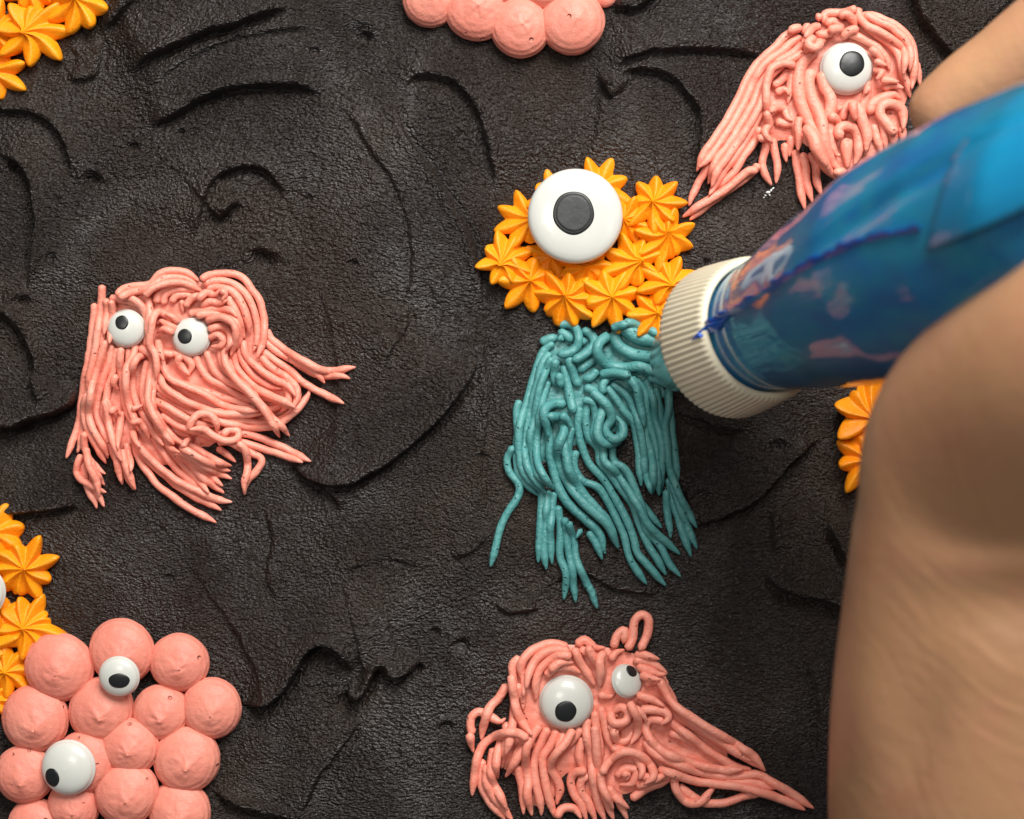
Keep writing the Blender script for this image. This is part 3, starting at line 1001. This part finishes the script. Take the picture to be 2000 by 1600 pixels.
# ------------------------------------------------------------------ pink frosting balls
def kiss(px, py, r, seed, tipdx=0.1, tipdy=0.25):
    r_ = np.random.default_rng(seed)
    na, prof = 64, []
    for t in np.linspace(-0.45, 1.42, 30):
        if t < 1.2:
            rr, z = math.cos(max(t, -1)) if t < 0 else math.cos(t), math.sin(t) * 0.92
            prof.append((rr, z))
    prof = prof[:-1] + [(0.38, 0.885), (0.30, 0.925), (0.22, 0.965), (0.15, 1.00), (0.09, 1.03), (0.04, 1.05)]
    a = np.linspace(0, 2 * np.pi, na, endpoint=False)
    V = []
    ph = r_.uniform(0, 6.28)
    for i, (rr, z) in enumerate(prof):
        t = max(0, z) / 1.1
        swirl = 0.012 * math.sin(i * 1.35 + ph)
        bump = (0.018 * vnoise(np.cos(a) * 1.6 * rr + seed, np.sin(a) * 1.6 * rr + z * 2, seed)
                + 0.010 * vnoise(np.cos(a) * 5 * rr + seed, np.sin(a) * 5 * rr + z * 6, seed + 1)
                + 0.016 * np.sin(2 * a + ph) * (1 - t))
        near = max(0.0, 1 - rr / 0.6) ** 0.7
        X, Y = rr * np.cos(a), rr * np.sin(a)
        lump = near * (0.055 * vnoise(X * 4.5 + seed * 3, Y * 4.5 + seed, seed + 2) + 0.04 * vnoise(X * 9 + seed * 2, Y * 9, seed + 3))
        R = rr * (1 + swirl + bump)
        V += list(np.column_stack([R * np.cos(a) + tipdx * t ** 4, R * np.sin(a) - tipdy * t ** 4, z + lump + 0 * a]))
    V.append((tipdx * 1.05, -tipdy * 1.1, 1.056))
    V = np.array(V) * r
    F = []
    m = len(prof)
    for i in range(m - 1):
        for j in range(na):
            j2 = (j + 1) % na
            F.append((i * na + j, i * na + j2, (i + 1) * na + j2, (i + 1) * na + j))
    for j in range(na):
        F.append(((m - 1) * na + j, (m - 1) * na + (j + 1) % na, len(V) - 1))
    return V, F

def kiss_monster(label, balls, squash=0.66, tip=(0.1, 0.22), base_xy=None):
    bx, by = base_xy
    base = P(bx, by, 0)
    root = thing('ball_frosting_monster', label, 'frosting monster', base, 'pink monsters of frosting balls')
    for i, (x, y, r) in enumerate(balls):
        V, F = kiss(x, y, 1.0, i + int(x) % 97, tip[0] + random.uniform(-.06, .06), tip[1] + random.uniform(-.06, .06))
        zc = float(frost_h(x, y)) + 0.30 * r
        W = V.copy(); W[:, 2] *= squash
        a = random.uniform(-0.5, 0.5)
        ctr = P(x, y, zc * S)
        W = W * r * 1.035 * S + np.array([ctr.x, ctr.y, (zc) * S])
        mesh_obj('frosting_ball', W, F, M_KISS, root, base)
    return root

k6 = lambda x, y, r: (x * .3875, 980 + y * .3875, r * .3875)
kiss_monster('salmon pink monster of smooth frosting balls with two eyes, in the bottom left corner', [
    k6(300, 832, 168), k6(615, 755, 160), k6(905, 810, 144), k6(1065, 1040, 148), k6(180, 1092, 164), k6(512, 1050, 160),
    k6(812, 1062, 138), k6(657, 1232, 140), k6(942, 1300, 162), k6(128, 1372, 144), k6(430, 1310, 150), k6(640, 1470, 155),
    k6(372, 1530, 128), k6(906, 1560, 152), k6(640, 1720, 150), k6(180, 1640, 140)], base_xy=(240, 1420))
kiss_monster('salmon pink cluster of smooth frosting balls cut off by the top edge', [
    (842, -2, 54), (932, 20, 60), (1118, 44, 61), (1182, -8, 22), (975, -45, 58), (1068, -40, 58), (1016, 54, 57), (880, -75, 55), (1140, -70, 55)],
    tip=(0.05, 0.0), base_xy=(1010, 0))

# ------------------------------------------------------------------ candy eyes
def candy_eye(label, px, py, r, z, pupil, pr, big=False, tilt=(0, 0), squeeze=(1, 1)):
    """domed sugar eye with a low rim; pupil given as an offset in photo pixels"""
    na = 72
    if big:
        prof = [(0.0, 0.0), (0.80, 0.0), (0.92, 0.02), (0.985, 0.08), (1.0, 0.15), (0.99, 0.21), (0.955, 0.265), (0.90, 0.30), (0.80, 0.335), (0.6, 0.37), (0.4, 0.385), (0.2, 0.39), (0.0, 0.39)]
        dome = lambda q: 0.30 + 0.09 * (1 - np.clip(q / 0.9, 0, 1) ** 2.4)
    else:
        prof = [(0.0, 0.0), (0.85, 0.0), (0.95, 0.02), (1.0, 0.09), (0.985, 0.15), (0.93, 0.185)]
        dome = lambda q: 0.185 + 0.40 * np.sqrt(np.clip(1 - (q / 0.945) ** 2, 0, 1))
        for q in (0.925, 0.90, 0.86, 0.8, 0.72, 0.62, 0.5, 0.36, 0.2, 0.0):
            prof.append((q, float(dome(q))))
    a = np.linspace(0, 2 * np.pi, na, endpoint=False)
    V, F = [], []
    for (q, h) in prof:
        V += [(q * math.cos(t), q * math.sin(t), h) for t in a]
    for i in range(len(prof) - 1):
        for j in range(na):
            j2 = (j + 1) % na
            F.append((i * na + j, i * na + j2, (i + 1) * na + j2, (i + 1) * na + j))
    V = np.array(V) * r * S
    base = P(px, py, z * S)
    ob = mesh_obj('candy_eye', V, F, M_WHITE)
    ob.location = base
    ob.rotation_euler = (tilt[0], tilt[1], 0)
    tag(ob, label, 'candy eye', 'candy eyes')
    # pupil: a drop of black icing lying on the dome
    PV, PF = [], []
    rings = [(0.0, 1.0), (0.3, 1.0), (0.55, 0.98), (0.78, 0.93), (0.90, 0.78), (0.97, 0.48), (1.0, 0.0), (1.0, -0.8)]
    if big:
        rings = [(0.0, 0.7), (0.4, 0.7), (0.75, 0.72), (0.86, 0.8), (0.93, 0.95), (0.98, 0.6), (1.0, 0.0), (1.0, -0.8)]
    ox, oy = pupil[0] / r, -pupil[1] / r
    rx, ry = (pr if isinstance(pr, tuple) else (pr, pr))
    nb = 48
    wob = 1 + 0.025 * np.sin(3 * a[:0].sum() + 2 * np.linspace(0, 6.28, nb, endpoint=False) + px) + 0.012 * np.sin(5 * np.linspace(0, 6.28, nb, endpoint=False) + py)
    for (q, h) in rings:
        for j in range(nb):
            t = 2 * math.pi * j / nb
            x, y = ox + q * wob[j] * rx / r * math.cos(t), oy + q * wob[j] * ry / r * math.sin(t)
            PV.append((x, y, float(dome(math.hypot(x, y))) + 0.035 * h))
    for i in range(len(rings) - 1):
        for j in range(nb):
            j2 = (j + 1) % nb
            PF.append((i * nb + j, (i + 1) * nb + j, (i + 1) * nb + j2, i * nb + j2))
    pu = mesh_obj('pupil', np.array(PV) * r * S, PF, M_BLACK, ob)
    if big:                                    # dry charcoal middle inside the black outline
        n0 = 4
        cv = [(q[0] * 0.985 + ox * 0.015, q[1] * 0.985 + oy * 0.015, q[2] + 0.006) for q in PV[:n0 * nb]]
        cv += [(q[0], q[1], q[2] - 0.03) for q in cv[-nb:]]
        cf = [(i * nb + j, (i + 1) * nb + j, (i + 1) * nb + (j + 1) % nb, i * nb + (j + 1) % nb) for i in range(n0) for j in range(nb)]
        mesh_obj('pupil_middle', np.array(cv) * r * S, cf, M_GREY, pu)
    return ob

def shag_top(sh, x, y, r):
    """how high the heap is around a point, so that an eye can be pressed into it"""
    a = np.linspace(0, 6.28, 24)
    pts = [sh.sample(x + q * r * np.cos(a), y + q * r * np.sin(a)) for q in (0.3, 0.6, 0.9)]
    return float(np.percentile(np.concatenate(pts), 82)) + 2

candy_eye('huge flat white candy eye with charcoal pupil on the orange star monster', 1123, 424, 92, 27, (-4, -4), 41, big=True)
candy_eye('small white candy eye, left of the pair on the left shaggy monster', 248, 642, 37.5, shag_top(A, 248, 642, 37) + 7, (-6, -11), (13, 14))
candy_eye('small white candy eye, right of the pair on the left shaggy monster', 374.5, 659, 38, shag_top(A, 375, 659, 37), (-10, -1), 14.5)
candy_eye('round white candy eye with wide black pupil beside the fingertip', 1652, 135.5, 52, shag_top(B, 1652, 136, 50), (7, -6), 25)
candy_eye('larger white candy eye looking down on the long-tailed shaggy monster', 1106, 1371, 53.5, shag_top(C_, 1106, 1371, 50), (-2, 14), 21)
candy_eye('smaller white candy eye tilted sideways on the long-tailed shaggy monster', 1222, 1331, 34, shag_top(C_, 1222, 1331, 30) + 6, (7, -17), 12, tilt=(-0.30, 0.50))
candy_eye('smaller white candy eye with oval pupil on the pink ball monster', 234, 1320, 40, 52, (4, 4), (20, 15), tilt=(0.12, -0.05))
candy_eye('larger white candy eye looking lower left on the pink ball monster', 136, 1498, 54, 46, (-25, 16), (16, 18), tilt=(0.0, -0.12))
candy_eye('white candy eye cut off by the left edge among orange stars', -40, 1156, 53, 30, (0, 0), 22)
# a crumb of sugar beside the one-eyed monster
def crumb():
    bm = bmesh.new()
    for dx, dy, s in ((0, 0, 5), (6, -4, 3.5), (10, -8, 3), (-5, 6, 2.5), (3, 5, 2.5), (-8, 10, 2)):
        m = Matrix.Translation((dx * S, -dy * S, s * 0.4 * S)) @ Matrix.Rotation(dx * .7, 4, 'Z') @ Matrix.Diagonal((s * S, s * 0.6 * S, s * 0.6 * S, 1))
        bmesh.ops.create_icosphere(bm, subdivisions=1, radius=1.0, matrix=m)
    me = bpy.data.meshes.new('sugar_crumb'); bm.to_mesh(me); bm.free()
    o = bpy.data.objects.new('sugar_crumb', me); COL.objects.link(o); me.materials.append(M_CRUMB)
    o.location = P(1500, 376, float(frost_h(1500, 376)) * S)
    tag(o, 'tiny white sugar crumb lying on the frosting under the one-eyed monster', 'crumb')
crumb()

# ------------------------------------------------------------------ piping bag
BC = np.array(P(1492, 640, 0.036))                         # middle of the coupler ring's upper rim
BD = np.array((0.42, 0.167, 0.885)); BD /= np.linalg.norm(BD)
toc = np.array((0, 0, CAM_H)) - BC
E1 = toc - BD * (toc @ BD); E1 /= np.linalg.norm(E1)       # side of the bag that faces up
E2 = np.cross(BD, E1)
bag_root = thing('piping_bag', 'clear piping bag full of blue frosting with cream coupler ring, squeezed by the hand', 'piping bag', tuple(BC - BD * 0.03))
ORG = BC - BD * 0.03

def bag_pt(l, phi, r):
    return BC + BD * l + (E1 * math.cos(phi) + E2 * math.sin(phi)) * r

BL = [-0.012, -0.004, 0.0, 0.004, 0.009, 0.016, 0.028, 0.045, 0.065, 0.085, 0.105, 0.125, 0.145, 0.165]
BR = [0.0104, 0.0109, 0.0112, 0.0117, 0.0126, 0.0142, 0.0166, 0.0190, 0.0202, 0.0194, 0.0152, 0.0105, 0.0075, 0.0085]

def bag_radius(l, phi):
    r = np.interp(l, BL, BR)
    w = smoothstep(0.004, 0.03, l)
    # soft, squashed cross-section with long folds
    r = r * (1 + w * (0.05 * np.cos(2 * phi + 0.6) + 0.030 * vnoise(phi * 1.3 + 3 + l * 30, l * 45 + 0 * phi, 81)
                      + 0.014 * vnoise(phi * 3.5 + l * 60, l * 90 + 0 * phi, 82)))
    # the coupler's thread printed through the film
    r = r + 0.00016 * np.sin(2 * np.pi * l / 0.0017 + phi) * smoothstep(-0.002, 0.001, l) * smoothstep(0.010, 0.006, l)
    # a long pinch that runs up the near side
    line = -0.35 - 9.0 * np.clip(l - 0.04, 0, None)
    r = r - 0.0016 * np.exp(-((phi - line) / 0.10) ** 2) * smoothstep(0.035, 0.06, l)
    return r

nl, nphi = 150, 160
ls = np.linspace(-0.012, 0.165, nl)
phs = np.linspace(-np.pi, np.pi, nphi, endpoint=False)
LL, PH = np.meshgrid(ls, phs, indexing='ij')
RR = bag_radius(LL, PH)
BV = (BC[None, None] + BD[None, None] * LL[..., None]
      + (E1[None, None] * np.cos(PH)[..., None] + E2[None, None] * np.sin(PH)[..., None]) * RR[..., None]).reshape(-1, 3)
BF = []
for i in range(nl - 1):
    for j in range(nphi):
        j2 = (j + 1) % nphi
        BF.append((i * nphi + j, i * nphi + j2, (i + 1) * nphi + j2, (i + 1) * nphi + j))
BF.append(tuple(range((nl - 1) * nphi, nl * nphi)))

def bag_mat():
    m, nt, bs, L = new_mat('blue_frosting_behind_film')
    tc = node(nt, 'ShaderNodeTexCoord')
    mp = node(nt, 'ShaderNodeMapping'); mp.inputs['Scale'].default_value = (0.6, 1.0, 0.6)
    L.new(tc.outputs['Object'], mp.inputs['Vector'])
    n = node(nt, 'ShaderNodeTexNoise', Scale=75.0, Detail=4.0, Roughness=0.6, Distortion=0.6)
    L.new(mp.outputs[0], n.inputs['Vector'])
    c = ramp(nt, n.outputs['Fac'], [(0.30, (0.002, 0.095, 0.33)), (0.48, (0.004, 0.165, 0.39)), (0.60, (0.010, 0.235, 0.38)), (0.78, (0.003, 0.14, 0.46))])
    L.new(c.outputs[0], bs.inputs['Base Color'])
    bs.inputs['Roughness'].default_value = 0.45
    bs.inputs['Coat Weight'].default_value = 1.0
    bs.inputs['Coat Roughness'].default_value = 0.07
    bs.inputs['Coat IOR'].default_value = 1.47
    n2 = node(nt, 'ShaderNodeTexNoise', Scale=180.0, Detail=2.0)
    L.new(tc.outputs['Object'], n2.inputs['Vector'])
    b = node(nt, 'ShaderNodeBump', Strength=0.08, Distance=0.0008)
    L.new(n2.outputs['Fac'], b.inputs['Height'])
    L.new(b.outputs[0], bs.inputs['Normal']); L.new(b.outputs[0], bs.inputs['Coat Normal'])
    return m
M_BAG = bag_mat()
M_SEAM = plain('blue_film_seam', (0.004, 0.10, 0.50), 0.3, 0.5, coat=0.4)
bag = mesh_obj('bag', BV, BF, M_BAG, bag_root, ORG)

# welded seam: a narrow ruffled fin along the near side, with a cut-off corner lying over the ring
bvh = BVHTree.FromPolygons([Vector(v) for v in BV.tolist()], BF)
def on_bag(px, py, lift=0.0):
    o = Vector((0, 0, CAM_H)); d = (P(px, py, 0) - o).normalized()
    hit, nrm, _, _ = bvh.ray_cast(o, d)
    if hit is None:
        return None
    if nrm.dot(d) > 0:
        nrm = -nrm
    return hit + nrm * lift, nrm
seam_px = catmull(L_("1386,640 1420,618 1450,605 1475,588 1510,566 1545,543 1600,512 1640,494 1690,474 1740,462 1800,452"), 5.0)
SV, SF = [], []
cnt = 0
for i, (x, y) in enumerate(seam_px):
    h = on_bag(x, y)
    if not h:
        continue
    p, n = h
    wv = 0.0013 + 0.0002 * math.sin(i * 0.45) + 0.0002 * math.sin(i * 1.1)
    side = Vector(E2.tolist()) * 0.00035
    lean = (n * 0.75 + Vector((-0.15, 0.65, 0.0))).normalized()
    for q in (p - n * 0.0004 - side, p + lean * wv * 0.6 - side * 0.5, p + lean * wv, p + lean * wv * 0.6 + side * 0.5, p - n * 0.0004 + side):
        SV.append(tuple(q))
    if cnt:
        for k in range(4):
            a0 = (cnt - 1) * 5 + k
            SF.append((a0, a0 + 1, a0 + 6, a0 + 5))
    cnt += 1
seam = mesh_obj('seam', SV, SF, M_SEAM, bag_root, ORG)
# ------------------------------------------------------------------ coupler ring
def ring():
    n = 78 * 6
    a = np.linspace(0, 2 * np.pi, n, endpoint=False)
    tooth = np.abs(((a / (2 * np.pi) * 78) % 1) - 0.5) * 2          # 0..1
    rib = smoothstep(0.15, 0.75, tooth)
    # (l, radius, rib depth)
    prof = [(-0.0125, 0.0100, 0), (-0.0128, 0.0136, 0), (-0.0124, 0.0141, 0.6), (-0.0116, 0.01425, 1), (-0.006, 0.01375, 1), (-0.0012, 0.0132, 1),
            (-0.0004, 0.0130, 0.7), (0.0001, 0.0126, 0), (0.0004, 0.0121, 0), (0.0003, 0.01165, 0), (-0.0004, 0.0114, 0), (-0.002, 0.01125, 0), (-0.012, 0.0110, 0), (-0.0125, 0.0100, 0)]
    V, F = [], []
    for (l, r, d) in prof:
        R = r + 0.00030 * d * (rib - 1)
        V += [tuple(bag_pt(l, t, q)) for t, q in zip(a, R)]
    for i in range(len(prof) - 1):
        for j in range(n):
            j2 = (j + 1) % n
            F.append((i * n + j, i * n + j2, (i + 1) * n + j2, (i + 1) * n + j))
    return mesh_obj('coupler_ring', V, F, M_RING, bag_root, ORG)
coupler = ring()
# loose triangular corner of the seam hanging over the rim
def flap():
    rv = [coupler.data.vertices[i].co + Vector(ORG.tolist()) for i in range(len(coupler.data.vertices))]
    rf = [tuple(q.vertices) for q in coupler.data.polygons]
    rb = BVHTree.FromPolygons(rv, rf)
    o = Vector((0, 0, CAM_H))
    pts = []
    for (x, y) in ((1350, 664), (1362, 650), (1378, 636), (1392, 620), (1408, 606), (1432, 608), (1416, 626), (1402, 646), (1386, 652), (1368, 659)):
        d = (P(x, y, 0) - o).normalized()
        ds = [h[3] for h in (rb.ray_cast(o, d), bvh.ray_cast(o, d)) if h[0] is not None]
        pts.append(o + d * (min(ds) - 0.0006))
    nrm = (o - pts[0]).normalized()
    V = [tuple(p) for p in pts] + [tuple(p - nrm * 0.0003) for p in pts]
    n = len(pts)
    F = [(i, i + 1, n - 2 - i, n - 1 - i) for i in range(n // 2 - 1)]
    F += [tuple(j + n for j in reversed(f)) for f in F]
    F += [(i, i + n, (i + 1) % n + n, (i + 1) % n) for i in range(n)]
    return mesh_obj('seam_corner', V, F, M_SEAM, bag_root, ORG, smooth=False)
flap()
# the upper part of the bag is folded over on itself where the hand twists it
def fold():
    left = catmull(L_("1812,490 1822,450 1842,380 1868,310 1900,262"), 8.0)
    right = catmull(L_("2200,300 2200,250 2200,200 2200,170 2200,140"), 8.0)
    n = 18; m = 30
    V, F, ok = [], [], {}
    for i in range(n):
        for j in range(m):
            s, t = i / (n - 1), j / (m - 1)
            a = left[int(s * (len(left) - 1))]; b = right[int(s * (len(right) - 1))]
            q = a + (b - a) * t
            bow = 14 * math.sin(math.pi * t) * (1 - s)
            h = on_bag(q[0], q[1] + bow, 0.0003 + 0.0016 * min(1.0, t * 4) * (0.6 + 0.4 * math.cos(math.pi * s)))
            if h:
                ok[i, j] = len(V)
                V.append(tuple(h[0]))
    for i in range(n - 1):
        for j in range(m - 1):
            k = [(i, j), (i, j + 1), (i + 1, j + 1), (i + 1, j)]
            if all(c in ok for c in k):
                F.append(tuple(ok[c] for c in k))
    ob = mesh_obj('folded_film', V, F, M_FOLD, bag_root, ORG)
    sol = ob.modifiers.new('thickness', 'SOLIDIFY'); sol.thickness = 0.0004; sol.offset = 0
M_FOLD = plain('blue_film_fold', (0.004, 0.20, 0.44), 0.35, 0.5, coat=0.7, bump=(60, 0.001, 0.3), var=(60.0, (0.006, 0.25, 0.46)))
fold()
# steel nozzle below the ring, with the multi-hole face
def nozzle():
    n = 40
    prof = [(-0.0125, 0.0098), (-0.013, 0.0094), (-0.022, 0.0078), (-0.0300, 0.0062), (-0.0306, 0.0058), (-0.0303, 0.0)]
    V, F = [], []
    for (l, r) in prof:
        V += [tuple(bag_pt(l, 2 * math.pi * j / n, r)) for j in range(n)]
    for i in range(len(prof) - 1):
        for j in range(n):
            j2 = (j + 1) % n
            F.append((i * n + j, (i + 1) * n + j, (i + 1) * n + j2, i * n + j2))
    mesh_obj('nozzle', V, F, M_METAL, bag_root, ORG)
nozzle()

# ------------------------------------------------------------------ hand
def skin_mat():
    m, nt, bs, L = new_mat('skin')
    tc = node(nt, 'ShaderNodeTexCoord')
    n = node(nt, 'ShaderNodeTexNoise', Scale=42.0, Detail=5.0, Roughness=0.6, Distortion=0.4)
    L.new(tc.outputs['Object'], n.inputs['Vector'])
    c = ramp(nt, n.outputs['Fac'], [(0.28, (0.46, 0.205, 0.108)), (0.45, (0.53, 0.270, 0.148)), (0.58, (0.53, 0.285, 0.146)), (0.75, (0.56, 0.250, 0.155))])
    L.new(c.outputs[0], bs.inputs['Base Color'])
    bs.inputs['Roughness'].default_value = 0.46
    bs.inputs['Specular IOR Level'].default_value = 0.35
    bs.inputs['Subsurface Weight'].default_value = 0.2
    bs.inputs['Subsurface Radius'].default_value = (1.0, 0.4, 0.2)
    bs.inputs['Subsurface Scale'].default_value = 0.003
    v = node(nt, 'ShaderNodeTexVoronoi', Scale=900.0)
    L.new(tc.outputs['Object'], v.inputs['Vector'])
    n3 = node(nt, 'ShaderNodeTexNoise', Scale=330.0, Detail=4.0)
    mp = node(nt, 'ShaderNodeMapping'); mp.inputs['Scale'].default_value = (0.45, 1.0, 0.7); mp.inputs['Rotation'].default_value = (0, 0, 0.5)
    L.new(tc.outputs['Object'], mp.inputs['Vector']); L.new(mp.outputs[0], n3.inputs['Vector'])
    ad = node(nt, 'ShaderNodeMath', operation='MULTIPLY_ADD'); ad.inputs[1].default_value = 0.35
    L.new(v.outputs['Distance'], ad.inputs[0]); L.new(n3.outputs['Fac'], ad.inputs[2])
    b = node(nt, 'ShaderNodeBump', Strength=0.26, Distance=0.0004)
    L.new(ad.outputs[0], b.inputs['Height']); L.new(b.outputs[0], bs.inputs['Normal'])
    return m
M_SKIN = skin_mat()

def hand():
    mm = 0.001
    chains = [
        # forearm, wrist, ball of the thumb, thumb
        [(2010, 2350, .050, 31), (1985, 1750, .065, 29.5), (1976, 1450, .075, 28), (1985, 1200, .083, 26), (1985, 1000, .090, 23.5), (1985, 862, .097, 20.8),
         (2105, 702, .122, 14.4), (2250, 560, .131, 11.8), (2430, 420, .130, 9.2)],
        # heel and palm
        [(2060, 1500, .068, 27), (2250, 1250, .062, 27), (2380, 950, .060, 26), (2440, 650, .060, 22), (2440, 400, .064, 14)],
        [(2060, 1150, .078, 25), (2250, 950, .070, 25), (2380, 760, .066, 22)],
        # index finger, laid along the far side of the bag
        [(2440, 360, .066, 12), (2190, 40, .066, 9.6), (1935, 155, .057, 7.4), (1842, 213, .054, 6.0)],
        # middle, ring and little finger close round the bag
        [(2450, 450, .056, 12), (2260, 190, .040, 9), (2120, 270, .034, 7.8), (2080, 330, .036, 6.6)],
        [(2450, 580, .050, 12), (2270, 400, .028, 8.8), (2140, 460, .024, 7.4), (2110, 520, .027, 6.2)],
        [(2440, 720, .046, 11), (2280, 600, .022, 7.6), (2170, 650, .020, 6.4), (2150, 690, .022, 5.4)],
    ]
    bm = bmesh.new()
    for ch in chains:
        q = np.array([list(P(*c[:3])) + [c[3] * mm] for c in ch])
        c4 = catmull(q, 0.0016)
        V, F = tube(c4[:, :3], c4[:, 3], 40, None)
        vs = [bm.verts.new(v) for v in V]
        for f in F:
            bm.faces.new([vs[i] for i in f])
        for e in (0, -1):
            bmesh.ops.create_icosphere(bm, subdivisions=4, radius=c4[e, 3], matrix=Matrix.Translation(c4[e, :3]))
    me = bpy.data.meshes.new('hand_raw'); bm.to_mesh(me); bm.free()
    ob = bpy.data.objects.new('hand_raw', me); COL.objects.link(ob)
    r = ob.modifiers.new('r', 'REMESH'); r.mode = 'VOXEL'; r.voxel_size = 0.0011
    s = ob.modifiers.new('s', 'SMOOTH'); s.factor = 0.5; s.iterations = 22
    sd = ob.modifiers.new('d', 'SUBSURF'); sd.levels = 1
    dg = bpy.context.evaluated_depsgraph_get()
    ev = ob.evaluated_get(dg)
    out = bpy.data.meshes.new_from_object(ev)
    bpy.data.objects.remove(ob); bpy.data.meshes.remove(me)
    n = len(out.vertices)
    co = np.empty(n * 3); out.vertices.foreach_get('co', co); co = co.reshape(-1, 3)
    no = np.empty(n * 3); out.vertices.foreach_get('normal', no); no = no.reshape(-1, 3)
    k = CAM_H / (CAM_H - co[:, 2]) / S
    x, y = 1000 + co[:, 0] * k, 800 - co[:, 1] * k
    up = smoothstep(0.05, 0.4, no[:, 2])
    # wrist folds sweeping up the heel of the hand
    c = y + 170 * np.clip((2010 - x) / 250, 0, 2) ** 1.5 + 14 * vnoise(x / 90, y / 90, 91)
    m = smoothstep(1700, 1860, x) * smoothstep(1130, 1220, c) * smoothstep(1560, 1400, c)
    f = 0.55 * vnoise(c / 13, x / 220, 92) + 0.45 * vnoise(c / 7, x / 160, 93)
    d = 0.00014 * m * f
    # fainter lines over the whole ball of the thumb
    c2 = x * 0.8 - y * 0.42 + 22 * vnoise(x / 120, y / 120, 94)
    d += 0.00003 * vnoise(c2 / 13, (x + y) / 300, 95) * smoothstep(700, 900, y)
    d += 0.0002 * vnoise(x / 160, y / 220, 96)
    # tendon and hollow at the wrist
    d += 0.0008 * np.exp(-((x - 1700) / 60) ** 2 - ((y - 1400) / 150) ** 2)
    d -= 0.0011 * np.exp(-(((x - 1790) + 0.35 * (y - 1450)) / 55) ** 2 - ((y - 1460) / 140) ** 2)
    d -= 0.0024 * np.exp(-((x - 1980) / 130) ** 2 - ((y - 1180) / 80) ** 2)
    co += no * (d * up)[:, None]
    base = np.array(P(1985, 1200, 0.06))
    out.vertices.foreach_set('co', (co - base).ravel())
    out.polygons.foreach_set('use_smooth', [True] * len(out.polygons))
    out.update()
    out.name = 'hand'
    h = bpy.data.objects.new('hand', out)
    COL.objects.link(h)
    out.materials.clear(); out.materials.append(M_SKIN)
    h.location = base
    tag(h, 'bare hand squeezing the blue piping bag, thumb on top, wrist at the lower right', 'hand')
hand()
